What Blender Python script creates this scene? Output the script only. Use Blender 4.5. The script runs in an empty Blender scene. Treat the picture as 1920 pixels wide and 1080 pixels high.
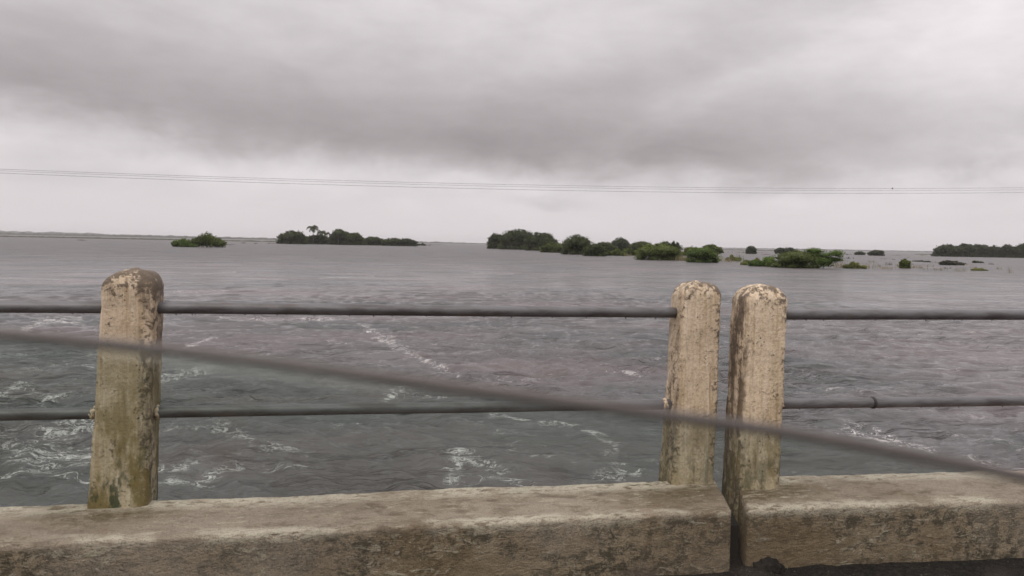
import bpy, bmesh, math, random
import numpy as np
from mathutils import Vector, Matrix, noise as mnoise

random.seed(7)
rng = np.random.default_rng(11)
S = bpy.context.scene
COL = S.collection
R = math.radians
PI = math.pi

# ------------------------------------------------------------------ camera
CAM_H = 4.5                       # camera height above the flood water
FPX = 1450.0                      # focal length in pixels of a 1920 wide picture
PITCH, ROLL = R(3.3), R(1.1)
cam_d = bpy.data.cameras.new('camera')
cam_d.sensor_width = 36.0
cam_d.lens = FPX / 1920 * 36.0
cam_d.clip_start = 0.02
cam_d.clip_end = 40000
cam_d.dof.use_dof = True
cam_d.dof.focus_distance = 6.0
cam_d.dof.aperture_fstop = 5.8
cam = bpy.data.objects.new('camera', cam_d)
COL.objects.link(cam)
F_ = Vector((0, math.cos(PITCH), -math.sin(PITCH)))
r0 = Vector((1, 0, 0)); u0 = Vector((0, math.sin(PITCH), math.cos(PITCH)))
R_ = r0 * math.cos(ROLL) + u0 * math.sin(ROLL)
U_ = -r0 * math.sin(ROLL) + u0 * math.cos(ROLL)
m = Matrix.Identity(4)
for i in range(3):
    m[i][0] = R_[i]; m[i][1] = U_[i]; m[i][2] = -F_[i]
m[2][3] = CAM_H
cam.matrix_world = m
S.camera = cam

# ------------------------------------------------------------------ world
def N(nt, t, **kw):
    n = nt.nodes.new(t)
    for k, v in kw.items():
        setattr(n, k, v)
    return n

class G:
    """tiny node builder"""
    def __init__(s, nt):
        s.nt = nt
    def L(s, a, b):
        s.nt.links.new(a, b)
    def put(s, sock, v):
        if isinstance(v, (int, float)):
            sock.default_value = v
        elif isinstance(v, (tuple, list)):
            if len(sock.default_value) == 4 and len(v) == 3:
                v = tuple(v) + (1,)
            sock.default_value = v
        else:
            s.L(v, sock)
    def math(s, op, a, b=None, c=None, clamp=False):
        n = N(s.nt, 'ShaderNodeMath', operation=op, use_clamp=clamp)
        s.put(n.inputs[0], a)
        if b is not None: s.put(n.inputs[1], b)
        if c is not None: s.put(n.inputs[2], c)
        return n.outputs[0]
    def add(s, a, b): return s.math('ADD', a, b)
    def mul(s, a, b): return s.math('MULTIPLY', a, b)
    def sub(s, a, b): return s.math('SUBTRACT', a, b)
    def noise(s, vec, scale, detail=4, rough=0.55, dist=0.0):
        n = N(s.nt, 'ShaderNodeTexNoise')
        s.L(vec, n.inputs['Vector'])
        n.inputs['Scale'].default_value = scale
        n.inputs['Detail'].default_value = detail
        n.inputs['Roughness'].default_value = rough
        n.inputs['Distortion'].default_value = dist
        return n.outputs['Fac']
    def mapv(s, vec, scale=(1, 1, 1), loc=(0, 0, 0), rot=(0, 0, 0)):
        n = N(s.nt, 'ShaderNodeMapping')
        s.L(vec, n.inputs['Vector'])
        n.inputs['Scale'].default_value = scale
        n.inputs['Location'].default_value = loc
        n.inputs['Rotation'].default_value = rot
        return n.outputs[0]
    def ramp(s, v, a, b, x=0.0, y=1.0, smooth=True):
        n = N(s.nt, 'ShaderNodeMapRange')
        if smooth: n.interpolation_type = 'SMOOTHSTEP'
        s.put(n.inputs[0], v)
        n.inputs[1].default_value = a; n.inputs[2].default_value = b
        n.inputs[3].default_value = x; n.inputs[4].default_value = y
        return n.outputs[0]
    def mix(s, f, a, b, mode='MIX'):
        n = N(s.nt, 'ShaderNodeMix', data_type='RGBA', blend_type=mode)
        s.put(n.inputs[0], f); s.put(n.inputs[6], a); s.put(n.inputs[7], b)
        return n.outputs[2]
    def xyz(s, v):
        n = N(s.nt, 'ShaderNodeSeparateXYZ'); s.L(v, n.inputs[0]); return n.outputs
    def vec(s, x, y, z):
        n = N(s.nt, 'ShaderNodeCombineXYZ')
        s.put(n.inputs[0], x); s.put(n.inputs[1], y); s.put(n.inputs[2], z)
        return n.outputs[0]
    def bump(s, h, strength, dist, normal=None):
        n = N(s.nt, 'ShaderNodeBump')
        s.L(h, n.inputs['Height'])
        n.inputs['Strength'].default_value = strength
        n.inputs['Distance'].default_value = dist
        if normal is not None: s.L(normal, n.inputs['Normal'])
        return n.outputs[0]

SUN_EL, SUN_AZ = R(52), R(200)    # high, veiled, behind the camera
world = bpy.data.worlds.new('World')
S.world = world
world.use_nodes = True
wt = world.node_tree
wt.nodes.clear()
g = G(wt)
tc = N(wt, 'ShaderNodeTexCoord')
d = tc.outputs['Generated']
X, Y, Z = g.xyz(d)
az = g.math('ARCTAN2', X, Y)
el = g.math('ARCSINE', Z)
# wispy domain warp so that no cloud edge is clean
w1 = g.sub(g.noise(g.mapv(d, (1, 1, 2.6)), 2.2, 5, .55), .5)
w2 = g.sub(g.noise(g.mapv(d, (1, 1, 2.2), (5, 3, 1)), 3.6, 5, .6), .5)
azw = g.add(az, g.mul(w1, .30))
elw = g.add(el, g.mul(w2, .10))
def px_az(px): return math.atan((px - 960) / FPX)
def px_el(px, py): return (456.5 + 0.0192 * (px - 960) - py) / FPX
def blob(px, py, rx, ry, rot=0.0):
    a0, e0 = px_az(px), px_el(px, py)
    dx = g.sub(azw, a0); dy = g.sub(elw, e0)
    c, s_ = math.cos(rot), math.sin(rot)
    u = g.add(g.mul(dx, c), g.mul(dy, s_))
    v = g.add(g.mul(dx, -s_), g.mul(dy, c))
    u = g.mul(u, FPX / rx); v = g.mul(v, FPX / ry)
    q = g.add(g.mul(u, u), g.mul(v, v))
    return g.math('POWER', math.e, g.mul(q, -1.0))
w3 = g.sub(g.noise(g.mapv(d, (1, 1, 1.6), (1, 8, 4)), 7.5, 6, .58, .3), .5)
el_e = g.add(g.add(el, g.mul(w1, .08)), g.mul(w3, .10))
q_ = g.sub(az, .15)
bnd = g.add(.080, g.mul(g.mul(q_, q_), .10))
k_ = g.ramp(g.sub(el_e, bnd), -.032, .036)
deck = g.add(.470, g.ramp(el, 0.13, 0.29, 0, .20))
lum = g.add(g.mul(k_, deck), g.mul(g.sub(1.0, k_), .745))
lum = g.add(lum, g.ramp(el, 0.36, 0.95, 0, .95))              # brighter towards the zenith
for (px, py, rx, ry, rot, a) in [
        (1080, 285, 380, 60, -.05, -.085), (560, 225, 420, 45, -.14, -.035), (60, 180, 240, 80, 0, -.08),
        (150, 270, 260, 34, -.05, -.03), (1860, 170, 190, 150, .3, .27), (1640, 110, 240, 60, .35, .10),
        (1780, 330, 300, 70, 0, .04), (860, 30, 420, 60, .1, .05), (300, 40, 350, 60, 0, -.01),
        (1330, 190, 260, 22, .40, .06), (1150, 150, 200, 40, .4, -.03), (250, 110, 300, 22, -.05, .03), (1000, 140, 260, 40, .2, .03), (1380, 60, 200, 60, .5, -.04), (980, 368, 70, 9, 0, -.08),
        (1880, 372, 150, 40, 0, -.07), (60, 340, 160, 20, 0, -.03), (820, 330, 120, 14, -.1, .05), (1400, 345, 90, 10, 0, .05),
        (450, 335, 150, 16, -.05, .05)]:
    lum = g.add(lum, g.mul(blob(px, py, rx, ry, rot), a))
n1 = g.sub(g.noise(g.mapv(d, (1, 1, 2.6)), 5.0, 7, .56, .5), .5)
n2 = g.sub(g.noise(g.mapv(d, (1, 1, 2.4), (2, 7, 3)), 13, 6, .6, .4), .5)
n3 = g.sub(g.noise(g.mapv(d, (1, 1, 9), (7, 7, 3)), 6, 5, .55, .2), .5)
lum = g.mul(lum, g.add(1.0, g.mul(g.mul(n3, .09), g.ramp(el, .01, .04))))
hi = g.ramp(el, .02, .10, .25, 1)
lum = g.mul(lum, g.add(1.0, g.mul(hi, g.add(g.mul(n1, .36), g.mul(n2, .24)))))
lum = g.math('MAXIMUM', lum, .15)
tint = g.mix(g.ramp(lum, .35, .72), (1.0, .912, .928), (1.0, .938, .957))
cl = N(wt, 'ShaderNodeVectorMath', operation='SCALE')
g.L(tint, cl.inputs[0]); g.L(lum, cl.inputs['Scale'])
sky = N(wt, 'ShaderNodeTexSky', sky_type='NISHITA', sun_disc=False)
sky.sun_elevation = SUN_EL; sky.sun_rotation = SUN_AZ
sky.dust_density = 4.0
bg_sky = N(wt, 'ShaderNodeBackground'); g.L(sky.outputs[0], bg_sky.inputs[0]); bg_sky.inputs[1].default_value = .07
bg_cl = N(wt, 'ShaderNodeBackground'); g.L(cl.outputs[0], bg_cl.inputs[0]); bg_cl.inputs[1].default_value = 1.0
mx = N(wt, 'ShaderNodeMixShader'); mx.inputs[0].default_value = .96
g.L(bg_sky.outputs[0], mx.inputs[1]); g.L(bg_cl.outputs[0], mx.inputs[2])
wo = N(wt, 'ShaderNodeOutputWorld'); g.L(mx.outputs[0], wo.inputs[0])

# ------------------------------------------------------------------ sun behind the overcast
sl = bpy.data.lights.new('sun', 'SUN'); sl.energy = 1.35; sl.angle = R(25); sl.color = (1, .93, .83)
sun = bpy.data.objects.new('sun', sl); COL.objects.link(sun)
sd = Vector((math.sin(SUN_AZ) * math.cos(SUN_EL), math.cos(SUN_AZ) * math.cos(SUN_EL), math.sin(SUN_EL)))
sun.rotation_euler = sd.to_track_quat('Z', 'Y').to_euler()
sun.location = (0, -10, 20)

S.view_settings.view_transform = 'Standard'
S.view_settings.look = 'None'
S.view_settings.exposure = 0.0
S.view_settings.gamma = 1.0
S.render.engine = 'CYCLES'
S.cycles.volume_bounces = 0
S.cycles.max_bounces = 6
S.cycles.transparent_max_bounces = 12

# ------------------------------------------------------------------ helpers
ORG = Vector((0, 0, CAM_H))
def ray(px, py):
    return F_ + R_ * ((px - 960) / FPX) + U_ * ((540 - py) / FPX)
def on_z(px, py, z):
    d_ = ray(px, py); return ORG + d_ * ((z - CAM_H) / d_.z)
def at_y(px, py, y):
    d_ = ray(px, py); return ORG + d_ * (y / d_.y)

def tag(o, label=None, cat=None, group=None, kind=None):
    if label: o['label'] = label
    if cat: o['category'] = cat
    if group: o['group'] = group
    if kind: o['kind'] = kind
    return o
def mesh_obj(name, verts, faces, mat, parent=None, smooth=False):
    me = bpy.data.meshes.new(name)
    me.from_pydata([tuple(v) for v in verts], [], faces)
    me.update()
    if mat: me.materials.append(mat)
    if smooth: me.polygons.foreach_set('use_smooth', [True] * len(me.polygons))
    o = bpy.data.objects.new(name, me); COL.objects.link(o)
    if parent: o.parent = parent
    return o
def empty(name, loc=(0, 0, 0), rz=0.0):
    o = bpy.data.objects.new(name, None); o.location = loc; o.rotation_euler = (0, 0, rz)
    o.empty_display_size = .1
    COL.objects.link(o); return o
def tube(pts, radii, seg=10, caps=True):
    """verts, faces for a tube through pts"""
    vs, fs = [], []
    n = len(pts)
    for i, p in enumerate(pts):
        p = Vector(p)
        t = (Vector(pts[min(i + 1, n - 1)]) - Vector(pts[max(i - 1, 0)])).normalized()
        a = t.orthogonal().normalized() if abs(t.z) > .9 else t.cross(Vector((0, 0, 1))).normalized()
        b = t.cross(a)
        r = radii[i] if isinstance(radii, (list, tuple)) else radii
        for k in range(seg):
            an = 2 * PI * k / seg
            vs.append(p + (a * math.cos(an) + b * math.sin(an)) * r)
    for i in range(n - 1):
        for k in range(seg):
            k2 = (k + 1) % seg
            fs.append((i * seg + k, i * seg + k2, (i + 1) * seg + k2, (i + 1) * seg + k))
    if caps:
        fs.append(tuple(range(seg - 1, -1, -1)))
        fs.append(tuple((n - 1) * seg + k for k in range(seg)))
    return vs, fs

def new_mat(name):
    mt = bpy.data.materials.new(name); mt.use_nodes = True
    nt = mt.node_tree; nt.nodes.clear()
    gg = G(nt)
    out = N(nt, 'ShaderNodeOutputMaterial')
    b = N(nt, 'ShaderNodeBsdfPrincipled'); gg.L(b.outputs[0], out.inputs[0])
    t = N(nt, 'ShaderNodeTexCoord')
    return mt, gg, b, t, out

# ------------------------------------------------------------------ materials
def concrete_post(seed, moss, pale=1.0, side=0, amt=.9):
    mt, g, b, t, out = new_mat('old_painted_concrete')
    o = g.mapv(t.outputs['Object'], loc=(seed * 3.1, seed * 1.7, 0))
    ob = t.outputs['Object']
    z = g.xyz(ob)[2]; x = g.xyz(ob)[0]
    big = g.noise(o, 5, 5, .6)
    cream = g.mix(big, (.65 * pale, .535 * pale, .40 * pale), (.47 * pale, .36 * pale, .245 * pale))
    fine = g.noise(o, 90, 4, .7)
    cream = g.mix(g.ramp(fine, .42, .62, 0, .45), cream, (.27, .21, .14))
    blot = g.noise(g.mapv(o, (1, 1, .6)), 19, 7, .75, .4)
    cream = g.mix(g.ramp(blot, .50, .66, 0, .55), cream, (.29, .21, .125))
    cream = g.mix(g.ramp(g.noise(g.mapv(o, (1, 1, 1.3), (3, 0, 1)), 31, 6, .75), .57, .68, 0, .6), cream, (.66, .58, .48))
    hor = g.noise(g.mapv(o, (14, 14, 95)), 1.0, 4, .7, .2)
    cream = g.mix(g.mul(g.ramp(hor, .60, .70), g.ramp(blot, .40, .60, 0, .7)), cream, (.12, .085, .05))
    # vertical weather streaks
    st = g.noise(g.mapv(o, (38, 38, 3.0)), 1.0, 5, .65, .3)
    sm = g.mul(g.ramp(st, .52, .70), g.ramp(g.noise(o, 6, 4, .6), .40, .62))
    col = g.mix(g.mul(sm, .75), cream, (.13, .095, .06))
    st2 = g.noise(g.mapv(o, (55, 55, 1.6), (2, 2, 2)), 1.0, 4, .6, .2)
    col = g.mix(g.ramp(st2, .50, .66, 0, .55), col, (.33, .235, .13))
    st3 = g.noise(g.mapv(o, (30, 30, 1.2), (6, 2, 2)), 1.0, 4, .6, .2)
    col = g.mix(g.ramp(st3, .54, .68, 0, .6), col, (.68, .585, .47))
    # lichen and black mould gathering at the top and the edges
    top = g.ramp(z, .76, .90)
    edge = g.ramp(g.math('ABSOLUTE', x), .055, .100)
    mo = g.noise(o, 26, 6, .72, .5)
    thr = g.add(g.add(mo, g.mul(top, .20)), g.mul(edge, .10))
    mk = g.ramp(g.add(thr, g.mul(g.sub(fine, .5), .4)), .575, .69)
    col = g.mix(g.mul(mk, .85), col, (.07, .052, .036))
    if side:  # one side face darkened: its shade painted in, broken up with mould
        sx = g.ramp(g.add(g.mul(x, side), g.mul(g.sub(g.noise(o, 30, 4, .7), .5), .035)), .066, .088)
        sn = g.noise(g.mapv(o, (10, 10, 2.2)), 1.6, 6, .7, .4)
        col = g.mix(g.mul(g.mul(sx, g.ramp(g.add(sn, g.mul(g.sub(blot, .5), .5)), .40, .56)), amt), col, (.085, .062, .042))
    # pits
    v = N(g.nt, 'ShaderNodeTexVoronoi'); g.L(g.mapv(o, (1, 1, .8)), v.inputs['Vector']); v.inputs['Scale'].default_value = 62
    pit = g.mul(g.ramp(v.outputs['Distance'], .22, .10), g.ramp(g.noise(o, 9, 4, .6), .53, .62))
    col = g.mix(g.mul(pit, .85), col, (.045, .034, .025))
    # ochre and green algae low down
    low = g.ramp(z, .80, .10)
    al = g.mul(low, g.ramp(g.noise(g.mapv(o, (1, 1, .45)), 11, 5, .65), .42, .60))
    col = g.mix(g.mul(al, moss), col, (.19, .135, .05))
    gr = g.mul(g.ramp(z, .36, .0), g.ramp(g.noise(g.mapv(o, (1, 1, .5)), 15, 5, .7), .50, .60))
    col = g.mix(g.mul(gr, moss), col, (.045, .05, .022))
    g.L(col, b.inputs['Base Color'])
    b.inputs['Roughness'].default_value = .82
    h = g.add(g.add(g.mul(fine, .5), g.mul(pit, -1.2)), g.mul(mo, .9))
    g.L(g.bump(g.add(h, g.mul(blot, .8)), .9, .006), b.inputs['Normal'])
    return mt

def concrete_kerb(seed, spots=()):
    mt, g, b, t, out = new_mat('weathered_kerb_concrete')
    ob = t.outputs['Object']
    o = g.mapv(ob, loc=(seed * 2.3, seed, 0))
    x, y, z = g.xyz(ob)
    big = g.noise(g.mapv(o, (.5, 1, 1)), 4, 6, .65)
    col = g.mix(g.ramp(big, .35, .65), (.32, .23, .175), (.49, .375, .305))
    mid = g.noise(g.mapv(o, (.6, 1, 1)), 17, 6, .7, .4)
    col = g.mix(g.ramp(mid, .45, .64, 0, .8), col, (.165, .108, .07))
    # faces: the upright face is browner with dark mould running from the arris and splash line
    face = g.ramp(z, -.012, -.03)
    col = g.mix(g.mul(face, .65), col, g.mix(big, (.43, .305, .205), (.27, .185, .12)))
    mould = g.noise(g.mapv(o, (.8, 1, .9)), 26, 9, .80, .15)
    where = g.mul(face, g.ramp(g.add(g.noise(g.mapv(o, (1, 1, 2)), 3.6, 5, .65), g.ramp(z, -.16, -.03, 0, .09)), .43, .56))
    col = g.mix(g.mul(g.mul(where, g.ramp(g.add(mould, g.mul(g.sub(g.noise(o, 120, 3, .7), .5), .25)), .455, .545)), .85), col, (.05, .04, .027))
    splash = g.mul(g.ramp(z, -.17, -.245), g.ramp(mould, .42, .56))
    col = g.mix(g.mul(splash, .8), col, (.06, .045, .03))
    pat = g.noise(g.mapv(o, (.7, 1, 1), (9, 1, 3)), 1.7, 5, .6)
    col = g.mix(g.ramp(pat, .50, .66, 0, .65), col, (.23, .145, .08))
    col = g.mix(g.ramp(pat, .50, .36, 0, .5), col, (.47, .36, .30))
    for (sx_, sy_) in spots:                       # rust and algae washed off each post foot
        dd = g.math('SQRT', g.add(g.math('POWER', g.mul(g.sub(x, sx_), .8), 2.0), g.math('POWER', g.sub(y, sy_), 2.0)))
        dk = g.ramp(g.add(dd, g.mul(g.sub(mid, .5), .25)), .30, .12)
        col = g.mix(g.mul(dk, g.ramp(mould, .40, .58, .25, .95)), col, (.13, .085, .035))
    # pale worn lime along the two arrises of the top
    e1 = g.mul(g.ramp(g.math('ABSOLUTE', g.sub(y, .03)), .055, .012), g.ramp(z, -.05, -.015))
    e2 = g.mul(g.ramp(g.math('ABSOLUTE', g.sub(y, .37)), .12, .02), g.ramp(z, -.05, -.015))
    e = g.math('MAXIMUM', g.mul(e1, g.ramp(g.noise(g.mapv(o, (.8, 1, 1)), 3.1, 3, .6), .42, .56)), g.mul(e2, g.ramp(g.noise(o, 2.3, 3, .6), .30, .5)))
    fl = g.noise(g.mapv(o, (.45, 1.2, 1.2)), 34, 6, .7, .8)
    pm = g.mul(e, g.ramp(fl, .40, .50))
    col = g.mix(g.mul(pm, .85), col, (.78, .66, .55))
    pm2 = g.mul(g.ramp(fl, .54, .62), g.ramp(g.noise(o, 3.7, 4, .6), .42, .56))
    col = g.mix(g.mul(pm2, .75), col, (.60, .50, .40))
    # rusty damp patch
    rp = g.mul(g.ramp(g.noise(g.mapv(o, (1, 1, 1), (4, 2, 0)), 2.7, 4, .6), .60, .68), g.ramp(fl, .40, .6))
    col = g.mix(g.mul(rp, .5), col, (.21, .10, .045))
    sp = g.noise(o, 160, 3, .7)
    lt = g.mul(g.ramp(g.noise(g.mapv(o, (.6, 1, 1), (5, 5, 5)), 75, 5, .75), .58, .66), g.ramp(g.noise(o, 7, 4, .6), .45, .60))
    col = g.mix(g.mul(lt, .7), col, (.50, .43, .35))
    col = g.mix(g.ramp(sp, .50, .66, 0, .6), col, (.085, .06, .04))
    g.L(col, b.inputs['Base Color'])
    g.L(g.ramp(big, .3, .7, .55, .85), b.inputs['Roughness'])
    h = g.add(g.add(g.mul(mid, .9), g.mul(sp, .35)), g.mul(mould, .6))
    g.L(g.bump(g.add(h, g.mul(fl, .8)), 1.0, .014), b.inputs['Normal'])
    return mt

def pipe_mat():
    mt, g, b, t, out = new_mat('weathered_grey_pipe')
    o = t.outputs['Object']
    n_ = g.noise(g.mapv(o, (3, 14, 14)), 1.5, 6, .65)
    f_ = g.noise(o, 120, 3, .7)
    col = g.mix(g.ramp(n_, .4, .65), (.118, .116, .120), (.062, .055, .054))
    col = g.mix(g.ramp(g.noise(g.mapv(o, (6, 20, 20), (3, 0, 0)), 1.0, 4, .7), .60, .74, 0, .6), col, (.11, .06, .035))
    col = g.mix(g.ramp(f_, .55, .75, 0, .3), col, (.05, .045, .04))
    g.L(col, b.inputs['Base Color'])
    b.inputs['Roughness'].default_value = .5
    b.inputs['Metallic'].default_value = .15
    g.L(g.bump(f_, .4, .002), b.inputs['Normal'])
    return mt

def asphalt_mat():
    mt, g, b, t, out = new_mat('wet_asphalt')
    o = t.outputs['Object']
    v = N(g.nt, 'ShaderNodeTexVoronoi'); g.L(o, v.inputs['Vector']); v.inputs['Scale'].default_value = 70
    f_ = g.noise(o, 45, 6, .7)
    col = g.mix(g.ramp(f_, .4, .7), (.010, .008, .008), (.034, .025, .022))
    sp = g.mul(g.ramp(v.outputs['Distance'], .20, .08), g.ramp(g.noise(o, 23, 3, .6), .55, .62))
    col = g.mix(g.mul(sp, .7), col, (.35, .30, .26))
    g.L(col, b.inputs['Base Color'])
    g.L(g.ramp(g.noise(o, 6, 4, .6), .4, .6, .6, .95), b.inputs['Roughness'])
    b.inputs['Specular IOR Level'].default_value = .25
    g.L(g.bump(g.add(v.outputs['Distance'], f_), .9, .008), b.inputs['Normal'])
    return mt

def leaf_mat(name, dark, light, trans=.25):
    mt, g, b, t, out = new_mat(name)
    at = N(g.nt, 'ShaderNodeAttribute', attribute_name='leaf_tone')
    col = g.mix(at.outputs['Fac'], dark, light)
    oi = N(g.nt, 'ShaderNodeObjectInfo')
    col = g.mix(g.mul(oi.outputs['Random'], .25), col, (.07, .085, .035))
    g.L(col, b.inputs['Base Color'])
    b.inputs['Roughness'].default_value = .65
    b.inputs['Specular IOR Level'].default_value = .25
    tr = N(g.nt, 'ShaderNodeBsdfTranslucent'); g.L(col, tr.inputs[0])
    ms = N(g.nt, 'ShaderNodeMixShader'); ms.inputs[0].default_value = trans
    g.L(b.outputs[0], ms.inputs[1]); g.L(tr.outputs[0], ms.inputs[2]); g.L(ms.outputs[0], out.inputs[0])
    return mt

def plain(name, col, rough=.8):
    mt, g, b, t, out = new_mat(name)
    n_ = g.noise(t.outputs['Object'], 3, 5, .6)
    g.L(g.mix(n_, tuple(c * .65 for c in col), tuple(min(1, c * 1.35) for c in col)), b.inputs['Base Color'])
    b.inputs['Roughness'].default_value = rough
    return mt

M_PIPE = pipe_mat(); M_ASPH = asphalt_mat()
M_BARK = plain('bark', (.10, .085, .065))
M_LEAF_DARK = leaf_mat('leaf_dark', (.020, .029, .011), (.078, .096, .026))
M_LEAF_BLUE = leaf_mat('leaf_dull', (.024, .033, .018), (.062, .080, .034))
M_LEAF_MID = leaf_mat('leaf_mid', (.038, .052, .012), (.14, .175, .036))
M_LEAF_BRIGHT = leaf_mat('leaf_bright', (.042, .075, .014), (.135, .20, .042), .35)
M_LEAF_YEL = leaf_mat('leaf_yellow', (.12, .13, .035), (.25, .27, .09), .35)
M_REED = leaf_mat('reed_dry', (.17, .14, .08), (.36, .31, .19), .2)
M_TWIG = plain('twig', (.14, .115, .095))
M_SHORE = leaf_mat('shore_scrub', (.035, .035, .025), (.075, .072, .052), .1)
M_FAR = leaf_mat('far_wood', (.035, .040, .035), (.07, .075, .065), .1)

# ------------------------------------------------------------------ flood water (one sheet to the horizon)
def build_water():
    az_f = np.linspace(R(-44), R(44), 760)
    az_l = np.linspace(R(-180), R(-44), 40)[:-1]
    az_r = np.linspace(R(44), R(180), 40)[1:-1]
    AZ = np.concatenate([az_l, az_f, az_r])
    inv = np.linspace(1 / 11.5, 1 / 600, 560)
    RR = np.concatenate([[.01, 3, 6, 9], 1 / inv, [700, 850, 1100, 1500, 2200, 3500, 6000, 9000]])
    na, nr = len(AZ), len(RR)
    A, RD = np.meshgrid(AZ, RR)
    Xw = RD * np.sin(A); Yw = RD * np.cos(A)
    # swirling domain warp, then short crested chop running with the current
    wx = Xw + 1.1 * np.sin(Yw * .21 + 1.3) + .8 * np.sin(Xw * .33 + Yw * .17)
    wy = Yw + 1.0 * np.sin(Xw * .27 + .4) + .6 * np.sin(Yw * .41 - Xw * .22 + 2)
    H = np.zeros_like(Xw)
    r2 = np.random.default_rng(5)
    for i in range(46):
        lam = 0.55 * (1.09 ** i) if i < 24 else .8 + r2.random() * 4.5
        th = R(95) + r2.normal() * .62
        k = 2 * PI / lam
        ph = r2.random() * 2 * PI
        amp = .0088 * lam ** .75
        fade = np.clip(1.6 - RD * RD / (6500.) * 5.0 / lam, 0, 1)      # drop what the grid cannot carry
        s_ = np.sin(k * (wx * math.cos(th) + wy * math.sin(th)) + ph)
        H += amp * fade * (1 - 1.6 * np.abs(s_)) * .8
    patch = .55 + .75 * (np.sin(wx * .13 + 1) * np.sin(wy * .19 + 2) * .5 + .5)
    H *= patch
    H[RD > 500] = 0
    # boils
    verts = np.stack([Xw, Yw, H], -1).reshape(-1, 3)
    idx = np.arange(na * nr).reshape(nr, na)
    a = idx[:-1, :-1].ravel(); b_ = idx[:-1, 1:].ravel(); c = idx[1:, 1:].ravel(); d_ = idx[1:, :-1].ravel()
    faces = np.stack([a, b_, c, d_], -1)
    seam = np.stack([idx[:-1, -1], idx[:-1, 0], idx[1:, 0], idx[1:, -1]], -1)
    faces = np.concatenate([faces, seam])
    me = bpy.data.meshes.new('river_water')
    me.vertices.add(len(verts)); me.vertices.foreach_set('co', verts.ravel())
    me.loops.add(faces.size); me.loops.foreach_set('vertex_index', faces.ravel())
    me.polygons.add(len(faces)); me.polygons.foreach_set('loop_start', np.arange(0, faces.size, 4))
    me.polygons.foreach_set('loop_total', np.full(len(faces), 4))
    me.polygons.foreach_set('use_smooth', np.ones(len(faces), bool))
    me.update(); me.validate()
    # how much foam the current carries at each place
    foam = np.zeros(Xw.size)
    vx, vy = verts[:, 0], verts[:, 1]
    near = (vy > 8) & (verts[:, 2] < 5)
    gx = np.where(near, vx / np.maximum(vy, 1) * FPX, 1e6); gy = np.where(near, CAM_H * FPX / np.maximum(vy, 1), 1e6)
    for (w, s_, pts) in FOAM:
        G_ = []
        for (px, py) in pts:
            c_ = on_z(px, py, 0); G_.append((c_.x / c_.y * FPX, CAM_H * FPX / c_.y))
        best = np.full(Xw.size, 1e9)
        for (x0, y0), (x1, y1) in zip(G_[:-1], G_[1:]):
            dx, dy = x1 - x0, y1 - y0
            t_ = np.clip(((gx - x0) * dx + (gy - y0) * dy) / (dx * dx + dy * dy + 1e-9), 0, 1)
            q = (gx - x0 - t_ * dx) ** 2 * .35 + (gy - y0 - t_ * dy) ** 2
            best = np.minimum(best, q)
        foam = np.maximum(foam, s_ * np.exp(-best / (w * w)))
    at = me.attributes.new('foam', 'FLOAT', 'POINT'); at.data.foreach_set('value', np.clip(foam, 0, 1).astype(np.float32))
    o = bpy.data.objects.new('river_water', me); COL.objects.link(o)
    tag(o, kind='structure')
    mt, g, b, t, out = new_mat('muddy_flood_water')
    ob = t.outputs['Object']
    f_at = N(g.nt, 'ShaderNodeAttribute', attribute_name='foam').outputs['Fac']
    cd = N(g.nt, 'ShaderNodeVectorMath', operation='LENGTH'); g.L(ob, cd.inputs[0])
    dist = cd.outputs['Value']
    flat = g.mapv(ob, (1, 1, 0), rot=(0, 0, R(-8)))
    warp = N(g.nt, 'ShaderNodeTexNoise'); g.L(flat, warp.inputs['Vector']); warp.inputs['Scale'].default_value = .35; warp.inputs['Detail'].default_value = 3
    wv = N(g.nt, 'ShaderNodeVectorMath', operation='MULTIPLY_ADD')
    g.L(warp.outputs['Color'], wv.inputs[0]); wv.inputs[1].default_value = (2.4, 2.4, 0); g.L(flat, wv.inputs[2])
    wc = wv.outputs[0]
    silt = g.noise(g.mapv(wc, (.5, 1, 1)), .10, 4, .6)
    base = g.mix(g.ramp(silt, .35, .65), (.060, .064, .064), (.114, .096, .097))
    # foam filaments
    fw = N(g.nt, 'ShaderNodeTexNoise'); g.L(flat, fw.inputs['Vector']); fw.inputs['Scale'].default_value = 1.3; fw.inputs['Detail'].default_value = 5
    fv = N(g.nt, 'ShaderNodeVectorMath', operation='MULTIPLY_ADD')
    g.L(fw.outputs['Color'], fv.inputs[0]); fv.inputs[1].default_value = (1.3, 1.3, 0); g.L(flat, fv.inputs[2])
    rid = g.math('ABSOLUTE', g.sub(g.noise(g.mapv(fv.outputs[0], (.55, .8, 1)), 1.1, 6, .62), .5))
    rid2 = g.math('ABSOLUTE', g.sub(g.noise(g.mapv(fv.outputs[0], (.6, 1.0, 1), (9, 4, 0)), 3.2, 5, .65), .5))
    br = g.noise(g.mapv(fv.outputs[0], (.6, 1, 1), (3, 1, 0)), 2.4, 5, .7)
    line = g.math('MAXIMUM', g.ramp(rid, .017, .003), g.mul(g.ramp(rid2, .026, .006), .85))
    amount = g.mul(g.math('MAXIMUM', g.sub(g.add(g.mul(f_at, 1.3), g.add(g.mul(g.sub(br, .5), 2.2), g.mul(g.sub(g.noise(g.mapv(fv.outputs[0], (.35, .9, 1), (2, 2, 0)), .8, 4, .6), .5), 3.0))), .34), 0.0), 1.5)
    dv = N(g.nt, 'ShaderNodeTexVoronoi'); g.L(g.mapv(fv.outputs[0], (.7, 1, 1)), dv.inputs['Vector']); dv.inputs['Scale'].default_value = 5.0
    dots = g.mul(g.ramp(dv.outputs['Distance'], .26, .12), g.ramp(br, .50, .62))
    line = g.math('MAXIMUM', line, g.mul(dots, .8))
    fm = g.mul(line, g.math('MINIMUM', amount, 1.0))
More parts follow.
